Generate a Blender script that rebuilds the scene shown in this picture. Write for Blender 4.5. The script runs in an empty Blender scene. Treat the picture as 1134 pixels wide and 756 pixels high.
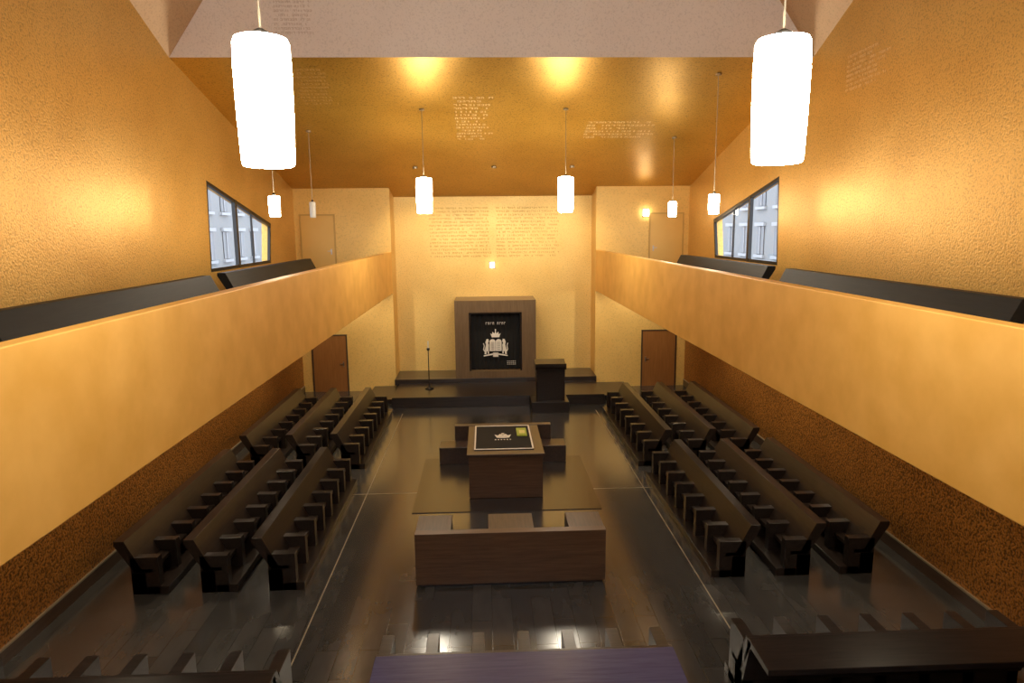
import bpy, bmesh, math, random
from mathutils import Vector, Matrix
random.seed(7)
S=bpy.context.scene
COL=S.collection
try:
    S.view_settings.view_transform='Standard'; S.view_settings.look='None'
except Exception: pass

W=7.24; P=3.78; D=25.4; DR=26.5; ZR=7.24
def ceil_z(y):
    return 9.81-(y-16.14)*(9.81-7.51)/(25.4-16.14)

# ------------------------------------------------------------ materials
def newmat(name):
    m=bpy.data.materials.new(name); m.use_nodes=True
    nt=m.node_tree; b=nt.nodes['Principled BSDF']; return m,nt,b
def inp(b,k,v):
    if k in b.inputs: b.inputs[k].default_value=v
def coords(nt,scale=(1,1,1)):
    tc=nt.nodes.new('ShaderNodeNewGeometry'); mp=nt.nodes.new('ShaderNodeMapping')
    mp.inputs['Scale'].default_value=scale
    nt.links.new(tc.outputs['Position'],mp.inputs['Vector']); return mp.outputs['Vector']
def ramp(nt,fac,stops):
    r=nt.nodes.new('ShaderNodeValToRGB'); e=r.color_ramp.elements
    while len(e)<len(stops): e.new(0.5)
    for i,(p,c) in enumerate(stops): e[i].position=p; e[i].color=(*c,1)
    nt.links.new(fac,r.inputs['Fac']); return r.outputs['Color']
def mixc(nt,mode,fac,a,b):
    m=nt.nodes.new('ShaderNodeMix'); m.data_type='RGBA'; m.blend_type=mode
    m.inputs[0].default_value=fac
    nt.links.new(a,m.inputs[6]); nt.links.new(b,m.inputs[7]); return m.outputs[2]
def plaster(name,c1,c2,rough=.45,metal=.4,fine=30,bump=.25,speck=None,bigscale=.6,bdist=.01):
    m,nt,b=newmat(name); v=coords(nt)
    n=nt.nodes.new('ShaderNodeTexNoise'); n.inputs['Scale'].default_value=bigscale; n.inputs['Detail'].default_value=6
    nt.links.new(v,n.inputs['Vector'])
    col=ramp(nt,n.outputs['Fac'],[(.3,c1),(.7,c2)])
    vo=nt.nodes.new('ShaderNodeTexNoise'); vo.inputs['Scale'].default_value=fine; vo.inputs['Detail'].default_value=3
    nt.links.new(v,vo.inputs['Vector'])
    if speck:
        sc=ramp(nt,vo.outputs['Fac'],[(speck[0],(speck[2],)*3),(speck[1],(1,1,1))])
        col=mixc(nt,'MULTIPLY',1,col,sc)
    nt.links.new(col,b.inputs['Base Color'])
    bp=nt.nodes.new('ShaderNodeBump'); bp.inputs['Strength'].default_value=bump; bp.inputs['Distance'].default_value=bdist
    nt.links.new(vo.outputs['Fac'],bp.inputs['Height']); nt.links.new(bp.outputs['Normal'],b.inputs['Normal'])
    inp(b,'Roughness',rough); inp(b,'Metallic',metal); return m
def wood(name,c1,c2,rough=.4,axis='Y',spec=.5):
    m,nt,b=newmat(name)
    sc={'Y':(22,1.5,22),'X':(1.5,22,22),'Z':(22,22,1.5)}[axis]
    v=coords(nt,sc)
    n=nt.nodes.new('ShaderNodeTexNoise'); n.inputs['Scale'].default_value=1.2; n.inputs['Detail'].default_value=6; n.inputs['Roughness'].default_value=.65
    nt.links.new(v,n.inputs['Vector'])
    nt.links.new(ramp(nt,n.outputs['Fac'],[(.3,c1),(.7,c2)]),b.inputs['Base Color'])
    bp=nt.nodes.new('ShaderNodeBump'); bp.inputs['Strength'].default_value=.1; bp.inputs['Distance'].default_value=.003
    nt.links.new(n.outputs['Fac'],bp.inputs['Height']); nt.links.new(bp.outputs['Normal'],b.inputs['Normal'])
    inp(b,'Roughness',rough); inp(b,'Specular IOR Level',spec); return m
def plain(name,c,rough=.5,metal=0,emit=None,es=1):
    m,nt,b=newmat(name)
    n=nt.nodes.new('ShaderNodeTexNoise'); n.inputs['Scale'].default_value=9
    nt.links.new(coords(nt),n.inputs['Vector'])
    nt.links.new(ramp(nt,n.outputs['Fac'],[(.3,tuple(x*.93 for x in c)),(.7,c)]),b.inputs['Base Color'])
    inp(b,'Roughness',rough); inp(b,'Metallic',metal)
    if emit: inp(b,'Emission Color',(*emit,1)); inp(b,'Emission Strength',es)
    return m

M_wall=plaster('gold_textured_wall',(.66,.375,.085),(.78,.475,.13),.38,.5,30,.8,(.36,.48,.70))
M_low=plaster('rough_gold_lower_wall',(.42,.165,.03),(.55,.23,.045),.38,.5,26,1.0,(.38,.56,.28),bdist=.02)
M_ceil=plaster('gold_ceiling',(.60,.325,.045),(.70,.40,.07),.38,.6,26,.5,(.34,.46,.62))
M_pink=plaster('pale_ceiling',(.86,.77,.71),(.92,.84,.78),.6,.0,26,.4,(.36,.46,.88))
M_par=plaster('smooth_gold_parapet',(.74,.405,.08),(.86,.50,.125),.46,.25,8,.03,None,2.2)
M_side=plaster('smooth_gold_end_wall',(.74,.46,.13),(.82,.54,.17),.48,.25,24,.2,(.36,.46,.85))
M_rec=plaster('gold_niche_wall',(.78,.53,.17),(.86,.62,.23),.42,.3,24,.4,(.36,.46,.78))
M_pew=wood('dark_oak',(.009,.0055,.0045),(.028,.018,.013),.30)
M_pewX=wood('dark_oak_crosswise',(.013,.010,.009),(.040,.028,.023),.28,'X')
M_ledge=wood('violet_black_oak',(.038,.042,.115),(.065,.070,.175),.25,'X')
M_brn=wood('brown_oak',(.065,.031,.015),(.12,.062,.031),.36,'X')
M_brnT=wood('brown_oak_side',(.038,.021,.013),(.078,.046,.029),.33,'Y')
M_ark=wood('ark_oak',(.120,.074,.036),(.19,.125,.065),.45,'Z')
M_gal=wood('charcoal_wood',(.004,.0045,.0045),(.012,.013,.013),.55,spec=.3)
M_door=wood('orange_brown_door',(.22,.085,.020),(.30,.125,.034),.4,'Z')
M_doorg=plaster('gold_door_panel',(.66,.40,.11),(.74,.47,.14),.45,.3,24,.1)
M_black=plain('black_velvet',(.004,.004,.005),.85)
M_white=plain('white_embroidery',(.85,.83,.78),.7)
M_paper=plain('paper',(.85,.84,.80),.6)
M_green=plain('green_book_cover',(.42,.52,.07),.5)
M_metal=plain('steel',(.5,.48,.45),.3,.9)
M_dark=plain('dark_bronze_frame',(.03,.028,.026),.35,.6)
M_goldline=plain('brass_line',(.40,.34,.24),.4,.6)
M_text=plain('relief_lettering_light',(.88,.62,.26),.5,.2)
M_textd=plain('relief_lettering_dark',(.56,.35,.10),.5,.3)
LC=(1,.89,.70)
M_lamp=plain('opal_glass_lit',(.95,.9,.8),.3,0,LC,72)
M_lamps=plain('opal_glass_gallery_lit',(.95,.9,.8),.3,0,LC,60)
M_lampdim=plain('opal_glass_dim',(.5,.47,.4),.3,0,LC,.1)
M_lampeye=plain('downlight_glow',(.95,.9,.8),.3,0,(1,.85,.6),8)
M_walllamp=plain('wall_lamp_glow',(.95,.9,.8),.3,0,(1,.9,.7),32)

def floor_mat():
    m,nt,b=newmat('dark_polished_plank_floor')
    g=nt.nodes.new('ShaderNodeNewGeometry'); mp=nt.nodes.new('ShaderNodeMapping')
    mp.inputs['Rotation'].default_value=(0,0,math.radians(90))
    nt.links.new(g.outputs['Position'],mp.inputs['Vector'])
    br=nt.nodes.new('ShaderNodeTexBrick'); br.inputs['Scale'].default_value=1
    br.inputs['Brick Width'].default_value=1.3; br.inputs['Row Height'].default_value=.32
    br.inputs['Mortar Size'].default_value=.005; br.offset=.5
    br.inputs['Color1'].default_value=(.042,.039,.037,1); br.inputs['Color2'].default_value=(.058,.054,.050,1)
    br.inputs['Mortar'].default_value=(.022,.020,.019,1)
    nt.links.new(mp.outputs['Vector'],br.inputs['Vector'])
    v=coords(nt,(5,1.6,1)); n=nt.nodes.new('ShaderNodeTexNoise'); n.inputs['Scale'].default_value=1; n.inputs['Detail'].default_value=5
    nt.links.new(v,n.inputs['Vector'])
    gr=ramp(nt,n.outputs['Fac'],[(.3,(.85,.85,.85)),(.7,(1.1,1.1,1.1))])
    nt.links.new(mixc(nt,'MULTIPLY',1,br.outputs['Color'],gr),b.inputs['Base Color'])
    rr=nt.nodes.new('ShaderNodeMapRange'); rr.inputs['To Min'].default_value=.15; rr.inputs['To Max'].default_value=.20
    nt.links.new(n.outputs['Fac'],rr.inputs['Value']); nt.links.new(rr.outputs['Result'],b.inputs['Roughness'])
    bp=nt.nodes.new('ShaderNodeBump'); bp.inputs['Strength'].default_value=.12; bp.inputs['Distance'].default_value=.002; bp.invert=True
    nt.links.new(br.outputs['Fac'],bp.inputs['Height']); nt.links.new(bp.outputs['Normal'],b.inputs['Normal'])
    inp(b,'Specular IOR Level',.85)
    return m
M_floor=floor_mat()
def glass_mat():
    m=bpy.data.materials.new('window_glass'); m.use_nodes=True; nt=m.node_tree; nt.nodes.clear()
    o=nt.nodes.new('ShaderNodeOutputMaterial'); t=nt.nodes.new('ShaderNodeBsdfTransparent'); g=nt.nodes.new('ShaderNodeBsdfGlossy')
    g.inputs['Roughness'].default_value=.02; mx=nt.nodes.new('ShaderNodeMixShader')
    mx.inputs[0].default_value=.07
    nt.links.new(t.outputs[0],mx.inputs[1]); nt.links.new(g.outputs[0],mx.inputs[2]); nt.links.new(mx.outputs[0],o.inputs[0]); return m
M_glass=glass_mat()

# ------------------------------------------------------------ mesh helpers
def mk(name,verts,faces,mat,parent=None,smooth=False,bevel=0):
    me=bpy.data.meshes.new(name); me.from_pydata([tuple(v) for v in verts],[],faces); me.update()
    bm=bmesh.new(); bm.from_mesh(me); bmesh.ops.recalc_face_normals(bm,faces=bm.faces); bm.to_mesh(me); bm.free()
    o=bpy.data.objects.new(name,me); COL.objects.link(o)
    mats=mat if isinstance(mat,(list,tuple)) else [mat]
    for m in mats: me.materials.append(m)
    if smooth:
        for p in me.polygons: p.use_smooth=True
    if bevel:
        bv=o.modifiers.new('bevel','BEVEL'); bv.width=bevel; bv.segments=2; bv.limit_method='ANGLE'
    if parent: o.parent=parent
    return o
class G:
    def __init__(s): s.v=[]; s.f=[]
    def box(s,x0,x1,y0,y1,z0,z1):
        i=len(s.v); s.v+=[(x0,y0,z0),(x1,y0,z0),(x1,y1,z0),(x0,y1,z0),(x0,y0,z1),(x1,y0,z1),(x1,y1,z1),(x0,y1,z1)]
        s.f+=[(i,i+3,i+2,i+1),(i+4,i+5,i+6,i+7),(i,i+1,i+5,i+4),(i+1,i+2,i+6,i+5),(i+2,i+3,i+7,i+6),(i+3,i,i+4,i+7)]; return s
    def prism(s,prof,a0,a1,axis='y'):
        i=len(s.v); n=len(prof)
        for a in (a0,a1):
            for u,z in prof: s.v.append((u,a,z) if axis=='y' else (a,u,z))
        s.f.append(tuple(range(i,i+n))); s.f.append(tuple(range(i+2*n-1,i+n-1,-1)))
        for k in range(n): s.f.append((i+k,i+(k+1)%n,i+n+(k+1)%n,i+n+k))
        return s
    def lathe(s,prof,cx,cy,seg=32):
        i=len(s.v)
        for r,z in prof:
            for k in range(seg):
                a=2*math.pi*k/seg; s.v.append((cx+r*math.cos(a),cy+r*math.sin(a),z))
        for j in range(len(prof)-1):
            for k in range(seg):
                k2=(k+1)%seg; s.f.append((i+j*seg+k,i+j*seg+k2,i+(j+1)*seg+k2,i+(j+1)*seg+k))
        s.f.append(tuple(i+k for k in range(seg))); s.f.append(tuple(i+(len(prof)-1)*seg+k for k in range(seg)))
        return s
    def poly(s,pts):
        i=len(s.v); s.v+=list(pts); s.f.append(tuple(range(i,i+len(pts)))); return s
    def mk(s,name,mat,parent=None,**k): return mk(name,s.v,s.f,mat,parent,**k)
def empty(name,loc=(0,0,0)):
    e=bpy.data.objects.new(name,None); COL.objects.link(e); e.empty_display_size=.2; e.location=loc; return e

# ------------------------------------------------------------ room shell
Y0=-3.0; YB=6.9; ZT=13.95
G().box(-W-.3,W+.3,Y0-.3,DR+.3,-.3,0).mk('floor',M_floor)
def side_wall(sg,name):
    x=sg*W; g=G()
    zs=3.69
    up=[[(Y0,zs),(17.5,zs),(22.4,zs),(D,zs),(D,5),(22.4,5),(17.5,5),(Y0,5)],
        [(Y0,5),(17.5,5),(17.65,7.28),(16.14,9.81),(YB,ZT),(Y0,ZT)],
        [(22.4,5),(D,5),(D,7.51),(22.65,6.25)],
        [(17.65,7.28),(22.65,6.25),(D,7.51),(16.14,9.81)]]
    th=.3*sg
    for l in up:
        i=len(g.v); n=len(l)
        g.v+=[(x,y,z) for y,z in l]+[(x+th,y,z) for y,z in l]
        g.f.append(tuple(range(i,i+n))); g.f.append(tuple(range(i+n,i+2*n)))
        for k in range(n): g.f.append((i+k,i+(k+1)%n,i+n+(k+1)%n,i+n+k))
    g.mk(name,M_wall)
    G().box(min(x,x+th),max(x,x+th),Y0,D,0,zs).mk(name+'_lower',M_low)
side_wall(-1,'wall_left'); side_wall(1,'wall_right')
for sg,n in((-1,'left'),(1,'right')):
    a,b=sorted((sg*P,sg*(W+.3)))
    G().box(a,b,D,DR+.3,0,7.6).mk('wall_end_'+n,M_side)
G().box(-P,P,DR,DR+.3,0,7.4).mk('wall_niche',M_rec)
wx,wz0,wz1=3.2,7.6,12.6
g=G(); a,b=Y0-.3,Y0
g.box(-W-.3,W+.3,a,b,0,wz0); g.box(-W-.3,W+.3,a,b,wz1,14.2); g.box(-W-.3,-wx,a,b,wz0,wz1); g.box(wx,W+.3,a,b,wz0,wz1)
g.mk('wall_rear',M_wall)
root=empty('added_rear_window'); g=G()  # unseen window added so cool sky light reaches the fold and ledges
for x in(-wx,-wx/3,wx/3,wx): g.box(x-.05,x+.05,a+.1,a+.2,wz0,wz1)
for z in(wz0+.05,wz1-.05): g.box(-wx,wx,a+.1,a+.2,z-.05,z+.05)
g.mk('window_frame',M_dark,root)
G().poly([(-wx,a+.15,wz0),(wx,a+.15,wz0),(wx,a+.15,wz1),(-wx,a+.15,wz1)]).mk('window_pane',M_glass,root)
def slab2(name,pts,mat,off):
    n=len(pts); v=list(pts)+[(a+off[0],b+off[1],c+off[2]) for a,b,c in pts]
    f=[tuple(range(n)),tuple(range(2*n-1,n-1,-1))]+[(k,(k+1)%n,n+(k+1)%n,n+k) for k in range(n)]
    return mk(name,v,f,mat)
slab2('ceiling',[(-W,16.14,9.81),(W,16.14,9.81),(W,D,7.51),(P,D,7.51),(P,DR+.05,ceil_z(DR+.05)),(-P,DR+.05,ceil_z(DR+.05)),(-P,D,7.51),(-W,D,7.51)],M_ceil,(0,.3,.2))
XC=4.33
slab2('ceiling_fold',[(-W,16.14,9.81),(W,16.14,9.81),(XC,16.14,ZT),(-XC,16.14,ZT)],M_pink,(0,.2,.1))
M_facet=plaster('bronze_ceiling_facet',(.56,.36,.20),(.64,.43,.25),.5,.2,26,.4,(.36,.46,.85))
for sg,n in((-1,'left'),(1,'right')):
    slab2('ceiling_facet_'+n,[(sg*W,16.14,9.81),(sg*W,YB,ZT),(sg*XC,16.14,ZT)],M_facet,(sg*.1,0,.2))
G().box(-W-.3,W+.3,Y0-.3,16.4,ZT,ZT+.25).mk('ceiling_top',M_pink)

# galleries
for sg,n in((-1,'left'),(1,'right')):
    a,b=sorted((sg*P,sg*(P+.18)))
    G().box(a,b,Y0+.01,D-.005,3.69,5.21).mk('gallery_parapet',M_par,bevel=.012)
    a,b=sorted((sg*(P+.18),sg*W))
    G().box(a,b,Y0,D,3.9,4.2).mk('gallery_floor',M_gal)
G().box(-P,P,Y0,-.4,3.9,4.2).mk('rear_gallery_floor',M_gal)

for sg,n in((-1,'left'),(1,'right')):
    a,b=sorted((sg*W,sg*(W-.03)))
    G().box(a,b,Y0,D,0,.22).mk('baseboard_'+n,M_brnT)
    a,b=sorted((sg*W,sg*(W-.04)))
    G().box(a,b,Y0,D,.22,.25).mk('trim_'+('1' if sg<0 else '2'),M_goldline)
G().box(W-.05,W-.03,12.2,12.36,.06,.15).mk('socket_plate',M_paper,bevel=.004)

g=G()
for x in(-3.15,3.28): g.box(x-.010,x+.010,6.5,22,.0,.004)
g.box(-3.6,3.7,15.05,15.07,0,.004)
g.mk('floor_inlay_line',M_goldline)

# windows
def window(sg,name):
    x=sg*(W+.05); root=empty(name)
    q=[(17.5,5.0),(22.4,5.0),(22.65,6.25),(17.65,7.28)]
    fr=G(); t=.09
    c=(sum(p[0] for p in q)/4,sum(p[1] for p in q)/4)
    inner=[(p[0]+(t if p[0]<c[0] else -t),p[1]+(t if p[1]<c[1] else -t*1.1)) for p in q]
    for k in range(4):
        a,b,b2,a2=q[k],q[(k+1)%4],inner[(k+1)%4],inner[k]
        i=len(fr.v)
        for xx in(x-.04,x+.04): fr.v+=[(xx,*a),(xx,*b),(xx,*b2),(xx,*a2)]
        fr.f+=[(i,i+1,i+2,i+3),(i+4,i+7,i+6,i+5),(i,i+1,i+5,i+4),(i+1,i+2,i+6,i+5),(i+2,i+3,i+7,i+6),(i+3,i,i+4,i+7)]
    for ym in(19.6,):
        zt=7.28+(ym-17.65)/(5.0)*(6.25-7.28)
        fr.box(x-.05,x+.05,ym-.07,ym+.07,5.0,zt)
    for ym in(20.9,):
        zt=7.28+(ym-17.65)/(5.0)*(6.25-7.28)
        fr.box(x-.02,x+.03,ym-.025,ym+.025,5.0,zt)
    fr.mk('window_frame',M_dark,root)
    G().poly([(x,*p) for p in q]).mk('window_pane',M_glass,root)
window(-1,'window_1'); window(1,'window_2')

M_f=plain('pale_render_facade',(.24,.25,.25),.9); M_fw=plain('facade_window_glass',(.05,.06,.07),.3); M_r=plain('roof_slate',(.08,.08,.09),.8)
M_st=plain('white_stone',(.38,.39,.40),.8); M_as=plain('asphalt',(.15,.15,.16),.9)
def facade(sg):
    root=empty('neighbour_building')
    x=sg*20
    a,b=sorted((x,x+sg*6))
    G().box(a,b,20,75,-2,11.5).mk('facade_body',M_f,root)
    w=G(); t=G()
    y=21.5
    while y<73:
        for z in(.5,4,7.5):
            a,b=sorted((x-sg*.06,x+sg*.02)); w.box(a,b,y,y+1.3,z,z+2.0)
            a,b=sorted((x-sg*.2,x)); t.box(a,b,y-.2,y+1.5,z-.25,z-.05); t.box(a,b,y-.2,y+1.5,z+2.05,z+2.3)
            w.box(min(x-sg*.1,x),max(x-sg*.1,x),y+.62,y+.68,z,z+2) if 0 else None
            t.box(min(x-sg*.1,x),max(x-sg*.1,x),y+.61,y+.69,z,z+2)
        y+=3.1
    w.mk('facade_windows',M_fw,root); t.mk('facade_sills',M_st,root)
    a,b=sorted((x-sg*.4,x+sg*3)); G().box(a,b,19.6,75.4,11.5,12).mk('facade_cornice',M_r,root)
    a,b=sorted((sg*(W+1),sg*60)); G().box(a,b,-5,90,-2.2,-2).mk('street_ground',M_as,root)
facade(-1); facade(1)

def door(name,x0,x1,z0,z1,mat,fm,hand):
    root=empty(name)
    G().box(x0,x1,D-.03,D-.005,z0,z1).mk('leaf',mat,root,bevel=.004)
    g=G(); t=.05
    g.box(x0-t,x0,D-.05,D,z0,z1+t); g.box(x1,x1+t,D-.05,D,z0,z1+t); g.box(x0,x1,D-.05,D,z1,z1+t)
    g.mk('frame',fm,root)
    hx=x1-.12 if hand>0 else x0+.12
    g=G(); g.box(hx-.02,hx+.02,D-.04,D-.03,z0+.95,z0+1.15); g.box(min(hx,hx-.13*hand),max(hx,hx-.13*hand),D-.09,D-.07,z0+1.06,z0+1.08); g.box(hx-.01,hx+.01,D-.09,D-.03,z0+1.06,z0+1.08)
    g.mk('handle',M_metal,root)
door('door_1',-6.83,-5.6,0,2.13,M_door,M_brnT,1)
door('door_2',5.6,6.85,0,2.13,M_door,M_brnT,-1)
door('door_3',-7.0,-5.83,4.2,6.55,M_doorg,M_textd,1)
door('door_4',5.8,7.0,4.2,6.5,M_doorg,M_textd,-1)

# ------------------------------------------------------------ steps / ark
g=G()
g.box(-4.6,4.9,23.3,D-.01,0,.18); g.box(-3.6,3.7,22.75,D-.01,.0,.36)
g.box(-P+.01,P-.01,24.9,D-.01,.3,.52)
g.mk('ark_platform',M_pewX,bevel=.01)
G().box(-P+.01,P-.01,D-.01,DR-.01,0,.52).mk('niche_step',M_pewX)
ark=empty('torah_ark')
g=G()
xi0,xi1,zi0,zi1=-.98,.98,.78,2.98
for (x0,x1,z0,z1) in [(-1.5,xi0,.52,3.42),(xi1,1.5,.52,3.42),(xi0,xi1,zi1,3.42),(xi0,xi1,.52,zi0)]:
    g.box(x0,x1,24.95,DR-.01,z0,z1)
g.mk('frame',M_ark,ark)
G().box(xi0,xi1,25.55,25.65,zi0,zi1).mk('recess_back',M_pew,ark)
g=G()
for (x0,x1,z0,z1) in [(xi0,xi0+.06,zi0,zi1),(xi1-.06,xi1,zi0,zi1),(xi0,xi1,zi1-.06,zi1)]:
    g.box(x0,x1,25.0,25.5,z0,z1)
g.mk('inner_reveal',M_pew,ark)
v=[];f=[];nx=60
for i in range(nx+1):
    x=-.92+1.84*i/nx; yy=25.2+.02*math.sin(i*1.1)
    v+=[(x,yy,.8),(x,yy,2.93)]
for i in range(nx): f.append((2*i,2*i+2,2*i+3,2*i+1))
mk('curtain',v,f,M_black,ark,smooth=True)
em=G(); yc=25.16
def flat(g,x0,x1,z0,z1,y=yc): g.box(x0,x1,y-.012,y,z0,z1)
def flatpoly(g,pts,y=yc): g.prism(pts,y-.012,y,'y')
for c in(-.115,.115):
    pts=[(c-.11,1.5),(c+.11,1.5),(c+.11,1.85)]+[(c+.11*math.cos(a),1.85+.1*math.sin(a)) for a in [math.pi*k/8 for k in range(1,8)]]+[(c-.11,1.85)]
    flatpoly(em,pts)
flatpoly(em,[(-.14,2.02),(.14,2.02),(.19,2.17),(.12,2.13),(.11,2.23),(.04,2.16),(0,2.27),(-.04,2.16),(-.11,2.23),(-.12,2.13),(-.19,2.17)])
flatpoly(em,[(-.02,2.25),(.02,2.25),(.02,2.33),(-.02,2.33)])
for s in(-1,1):
    flatpoly(em,[(s*a,b) for a,b in [(.25,1.40),(.30,1.40),(.30,1.50),(.34,1.48),(.35,1.38),(.42,1.38),(.41,1.46),(.40,1.58),(.36,1.74),(.38,1.84),(.34,1.95),(.27,1.96),(.25,1.88),(.28,1.80),(.25,1.74),(.26,1.62)]])
    flatpoly(em,[(s*a,b) for a,b in [(.41,1.46),(.47,1.56),(.44,1.70),(.47,1.80),(.44,1.80),(.41,1.70),(.43,1.57),(.40,1.52)]])
    flatpoly(em,[(s*.06,1.36),(s*.45,1.30),(s*.45,1.34),(s*.06,1.42)])
flat(em,-.1,.1,1.28,1.44)
for k in range(9):
    if k==4: continue
    x=-.36+k*.085; flat(em,x,x+.014,2.5,2.58); flat(em,x,x+.055,2.57,2.59); 
    if k%2: flat(em,x+.04,x+.055,2.5,2.58)
for r in range(3):
    for k in range(5): flat(em,.42+k*.07,.42+k*.07+.05,.98+r*.06,.995+r*.06)
em.mk('embroidery',M_white,ark)
em=G()
for c in(-.115,.115):
    for r in range(5): flat(em,c-.06,c+.06,1.56+r*.065,1.57+r*.065,yc-.013)
em.mk('tablet_lettering',M_black,ark)
root=empty('eternal_light')
G().box(-.2,.06,DR-.02,DR,4.5,4.78).mk('plate',M_goldline,root); G().box(-.15,.01,DR-.16,DR-.02,4.53,4.74).mk('lamp',M_lampeye,root,bevel=.02)
lec=empty('lectern')
G().box(1.12,2.36,21.75,22.74,0,.36).mk('base',M_pew,lec,bevel=.01)
G().box(1.3,2.24,22.0,22.5,.36,1.42).mk('body',M_pew,lec,bevel=.008)
G().prism([(21.9,1.42),(22.6,1.42),(22.6,1.66),(21.9,1.5)],1.26,2.28,'x').mk('top',M_pew,lec,bevel=.006)
G().box(1.26,2.28,21.9,21.93,1.46,1.62).mk('book_rail',M_pew,lec)
cs=empty('candle_stand')
G().lathe([(.16,.365),(.16,.39),(.04,.42),(.018,.5),(.018,1.75),(.05,1.78),(.06,1.84),(.02,1.86)],-2.42,24.0,20).mk('stand',M_dark,cs,smooth=True)
G().lathe([(.022,1.86),(.022,2.1)],-2.42,24.0,12).mk('candle',M_paper,cs)

# ------------------------------------------------------------ pews
def pew(name,origin,length,heading,matset,seats,arm=.66,backtop=.95,ledge=0,lmat=None):
    root=empty(name,origin); root.rotation_euler=(0,0,heading)
    m=matset
    g=G(); g.prism([(-.08,backtop-.07),(-.08,backtop),(.09,backtop),(.36,.42),(.20,.42)],0,length)
    g.mk('backrest',m,root,bevel=.005)
    g=G(); g.box(.20,.52,0,length,.39,.46); g.mk('seat',m,root,bevel=.005)
    g=G(); g.box(.16,.40,0.0,length,0,.39); g.mk('base',m,root)
    if ledge:
        g=G(); g.prism([(-ledge,backtop-.08),(-ledge,backtop-.005),(.02,backtop+.02),(.02,backtop-.08)],0,length); g.mk('book_ledge',lmat or m,root,bevel=.006)
        g=G(); g.prism([(-.06,.9),(.02,.9),(.2,.3),(.12,.3)],0,length); g.mk('back_panel',m,root)
    g=G(); n=seats; t=.15
    for k in range(n+1):
        a=k*(length-t)/n
        g.box(.16,.62,a,a+t,0,arm)
    g.mk('armrests',m,root,bevel=.005)
    g=G(); g.box(.40,.76,0.0,length,.0,.14)
    g.mk('foot_board',m,root,bevel=.005)
    return root
for xb in(-4.24,-5.36,-6.5):
    pew('pew',(xb,10.85,0),4.85,0,M_pew,7)
    pew('pew',(xb,16.75,0),5.15,0,M_pew,7)
for xb in(4.24,5.38,6.5):
    pew('pew',(xb,15.7,0),4.85,math.pi,M_pew,7)
    pew('pew',(xb,21.9,0),5.4,math.pi,M_pew,7)
pew('pew',(1.87,7.48,0),3.6,math.pi/2,M_pewX,6,arm=.86,ledge=.66,lmat=M_ledge)
pew('pew',(6.5,7.62,0),3.65,math.pi/2,M_pewX,6,arm=.86,ledge=.6)
pew('pew',(-2.85,7.25,0),3.65,math.pi/2,M_pewX,6,arm=.86,ledge=.5)
for (y0,y1) in((7.6,13.83),(14.6,21.75)): pew('gallery_pew',(-5.9,y0,4.2),y1-y0,0,M_gal,8,arm=.52)
for (y0,y1) in((7.55,13.78),(14.67,21.36)): pew('gallery_pew',(5.9,y1,4.2),y1-y0,math.pi,M_gal,8,arm=.52)

fb=empty('presidium_bench')
G().box(-1.6,1.63,10.78,10.95,.06,.97).mk('back',M_brn,fb,bevel=.006)
G().box(-1.52,1.55,10.84,11.5,0,.06).mk('plinth',M_pew,fb)
g=G()
for x0,x1 in((-1.6,-1.0),(-.36,.42),(1.02,1.63)): g.box(x0,x1,10.95,11.6,.06,.95)
g.mk('arm_blocks',M_brnT,fb,bevel=.006)
g=G()
for x0,x1 in((-1.0,-.36),(.42,1.02)): g.box(x0,x1,10.95,11.55,.3,.48)
g.mk('seats',M_brnT,fb,bevel=.006)

G().box(-2.0,2.1,13.9,17.4,0,.015).mk('bimah_floor_panel',wood('bimah_floor_oak',(.024,.017,.013),(.045,.033,.026),.22,'X'))
bm_=empty('bimah_table')
G().box(-.78,.88,14.6,16.7,.02,1.0).mk('body',M_brn,bm_,bevel=.006)
G().box(-.82,.92,14.55,16.8,1.0,1.06).mk('top',M_brnT,bm_,bevel=.006)
G().box(-.66,.70,14.85,16.75,1.06,1.075).mk('cloth',M_black,bm_)
g=G(); z0,z1=1.075,1.08; x0,x1,y0,y1=-.66,.70,14.85,16.75; t=.035
g.box(x0,x1,y0,y0+t*1.6,z0,z1); g.box(x0,x1,y1-t*1.6,y1,z0,z1); g.box(x0,x0+t,y0+t,y1-t,z0,z1); g.box(x1-t,x1,y0+t,y1-t,z0,z1)
g.mk('cloth_border',M_white,bm_)
g=G()
def topoly(g,pts,z0,z1):
    i=len(g.v); n=len(pts)
    for z in(z0,z1): g.v+=[(a,b,z) for a,b in pts]
    g.f.append(tuple(range(i,i+n))); g.f.append(tuple(range(i+2*n-1,i+n-1,-1)))
    for k in range(n): g.f.append((i+k,i+(k+1)%n,i+n+(k+1)%n,i+n+k))
cxx,cyy=.02,15.85
arc=[(-.15+.3*k/8,-.12-.03*math.sin(math.pi*k/8)) for k in range(9)]
topoly(g,[(cxx+a,cyy+b) for a,b in arc+[(.2,.12),(.12,.04),(.07,.17),(0,.07),(-.07,.17),(-.12,.04),(-.2,.12)]],1.075,1.081)
topoly(g,[(cxx+a,cyy+b) for a,b in [(-.035,.14),(.035,.14),(.035,.24),(-.035,.24)]],1.075,1.081)
for k in range(6): g.box(cxx-.2+k*.07,cxx-.2+k*.07+.035,cyy-.3,cyy-.25,1.075,1.081)
g.mk('crown_emblem',M_white,bm_)
bk=empty('prayer_book')
G().box(.36,.60,15.8,16.4,1.08,1.11).mk('cover',M_green,bk); G().box(.37,.60,15.81,16.39,1.085,1.105).mk('pages',M_paper,bk)
G().box(.42,.56,15.95,16.2,1.11,1.113).mk('label',plain('yellow_label',(.8,.75,.3),.5),bk)
bb=empty('bimah_bench')
G().box(-1.6,1.68,16.95,17.55,.0,.45).mk('seat',M_brnT,bb,bevel=.008)
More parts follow.
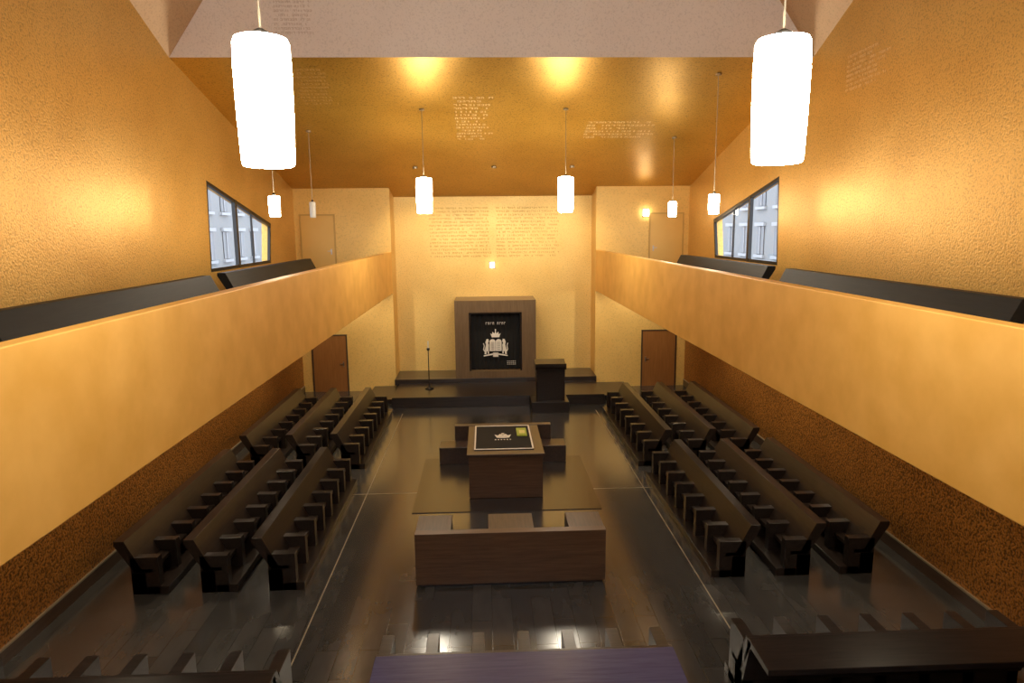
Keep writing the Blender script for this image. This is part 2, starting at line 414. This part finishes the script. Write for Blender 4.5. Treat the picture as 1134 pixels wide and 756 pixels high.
G().box(-1.22,1.34,17.55,17.75,.0,.85).mk('back',M_brnT,bb,bevel=.008)

# ------------------------------------------------------------ lettering reliefs
def lettering(name,org,U_,V_,N_,w,h,rows,mat,fill=.85,cs=.6,ragged=.25,hf=.5):
    org,U_,V_,N_=map(Vector,(org,U_,V_,N_)); g=G(); rh=h/rows
    for r in range(rows):
        u=0; wl=w*(1-ragged*random.random())
        while u<wl:
            cw=rh*cs*random.uniform(.5,1.0)
            if random.random()<fill:
                for (a,b,c,d) in random.choice([[(0,1,.70,1),(.68,1,0,1)],[(0,1,.70,1),(0,.3,0,.75),(.68,1,0,.75)],[(.3,.65,0,1)],[(0,1,0,.28),(.68,1,.22,1),(0,.6,.74,1)]]):
                    p=[]
                    for uu,vv in((a,c),(b,c),(b,d),(a,d)):
                        p.append(org+U_*(u+uu*cw)+V_*(h-(r+1)*rh+vv*rh*hf)+N_*.006)
                    g.poly([tuple(q) for q in p])
            u+=cw*1.3
    return g.mk(name,mat)
lettering('engraved_inscription',(-2.45,DR,4.95),(1,0,0),(0,0,1),(0,-1,0),2.3,1.95,15,M_textd,ragged=.05)
lettering('engraved_inscription',(.1,DR,4.95),(1,0,0),(0,0,1),(0,-1,0),2.4,1.95,15,M_textd,ragged=.05)
sl=Vector((0,9.26,-2.30)).normalized(); nn=Vector((0,-.2411,-.9705))
def con(x,y): return (x,y,ceil_z(y))
lettering('ceiling_inscription',con(-1.1,20.9),(1,0,0),tuple(-sl),tuple(nn),1.05,3.0,14,M_text)
lettering('ceiling_inscription',con(2.6,20.8),(1,0,0),tuple(-sl),tuple(nn),2.4,1.3,6,M_text,ragged=.5)
M_text2=plain('relief_lettering_faint',(.78,.48,.14),.45,.4)
lettering('ceiling_inscription',con(-4.9,18.5),(1,0,0),tuple(-sl),tuple(nn),.9,2.0,11,M_text2)
lettering('fold_inscription',(-4.9,16.14,10.3),(1,0,0),(0,0,1),(0,-1,0),.9,1.1,12,plain('relief_lettering_grey',(.68,.56,.48),.6))
lettering('side_inscription',(W,14.6,8.75),(0,-1,0),(0,0,1),(-1,0,0),1.6,.75,8,plain('relief_lettering_pale',(.90,.66,.34),.5,.1),ragged=.4)

# ------------------------------------------------------------ pendants
def pendant(x,y,z0,z1,r,mat,ztop,name='pendant_lamp'):
    root=empty(name)
    h=z1-z0
    prof=[(r*.80,z0),(r*.90,z0+h*.012),(r*.93,z0+h*.05),(r*.98,z0+h*.4),(r*1.0,z0+h*.75),(r*.97,z0+h*.95),(r*.9,z0+h*.985),(r*.6,z1)]
    G().lathe(prof,x,y,36).mk('shade',mat,root,smooth=True)
    G().lathe([(r*.35,z1-.005),(r*.35,z1+.03),(.02,z1+.06)],x,y,16).mk('cap',M_dark,root)
    G().lathe([(.009,z1+.05),(.009,ztop)],x,y,8).mk('cord',M_goldline,root)
    G().lathe([(.07,ztop-.04),(.07,ztop+.0)],x,y,16).mk('canopy',M_goldline,root)
for x in(-2.02,2.02): pendant(x,5.56,6.5,7.46,.215,M_lamp,ZT)
for x in(-1.95,1.87): pendant(x,18.8,6.44,7.38,.215,M_lamp,ceil_z(18.8))
pendant(-5.23,16.4,6.34,6.82,.13,M_lamps,ceil_z(16.4)); pendant(-5.28,20.2,6.38,6.83,.09,M_lampdim,ceil_z(20.2))
pendant(5.31,16.9,6.32,6.8,.13,M_lamps,ceil_z(16.9)); pendant(5.35,20.8,6.32,6.77,.12,M_lamps,ceil_z(20.8))
root=empty('wall_lamp')
G().box(5.5,5.74,D-.03,D-.001,6.4,6.7).mk('plate',M_metal,root); G().box(5.53,5.71,D-.12,D-.03,6.43,6.67).mk('diffuser',M_walllamp,root,bevel=.02)

def spot(name,loc,target,energy,size=70,blend=.8,color=(1,.82,.56),rad=.08):
    root=empty(name)
    l=bpy.data.lights.new(name+'_bulb','SPOT'); l.energy=energy; l.spot_size=math.radians(size); l.spot_blend=blend; l.color=color; l.shadow_soft_size=rad
    o=bpy.data.objects.new('bulb',l); COL.objects.link(o); o.location=loc; o.parent=root
    o.rotation_euler=(Vector(target)-Vector(loc)).to_track_quat('-Z','Y').to_euler()
    return root
for sg in(-1,1):
    for y in(9,12.5,16,19.5):
        r_=spot('under_gallery_downlight',(sg*5.6,y,3.86),(sg*6.1,y,0),{9:170,12.5:260}.get(y,420),130)
        G().lathe([(.09,3.87),(.09,3.9)],sg*5.6,y,16).mk('downlight_trim',M_metal,r_)
    r_=spot('under_gallery_downlight',(sg*5.3,22.8,3.86),(sg*5.1,25.4,1.6),420,110)
    G().lathe([(.09,3.87),(.09,3.9)],sg*5.3,22.8,16).mk('downlight_trim',M_metal,r_)
for x in(-2.6,0,2.6):
    r_=spot('niche_wallwasher',(x,23.2,ceil_z(23.2)-.1),(x,26.5,3.6),480,80)
    G().lathe([(.08,ceil_z(23.2)-.06),(.08,ceil_z(23.2))],x,23.2,16).mk('spot_can',M_goldline,r_)

w=bpy.data.worlds.new('sky'); S.world=w; w.use_nodes=True; nt=w.node_tree
bg=nt.nodes['Background']; bg.inputs['Color'].default_value=(.78,.86,1,1); bg.inputs['Strength'].default_value=4.2
p,yw,r=0.1634,0.0380,-0.01
F=Vector((math.sin(yw)*math.cos(p),math.cos(yw)*math.cos(p),-math.sin(p)))
X=Vector((math.cos(yw),-math.sin(yw),0)); U=X.cross(F)
X2=X*math.cos(r)+U*math.sin(r); U2=-X*math.sin(r)+U*math.cos(r)
cam=bpy.data.cameras.new('camera'); co=bpy.data.objects.new('camera',cam); COL.objects.link(co)
cam.sensor_width=36; cam.lens=36*754.5/1134; cam.clip_end=300
co.matrix_world=Matrix(((X2.x,U2.x,-F.x,-.3408),(X2.y,U2.y,-F.y,0),(X2.z,U2.z,-F.z,6),(0,0,0,1)))
S.camera=co
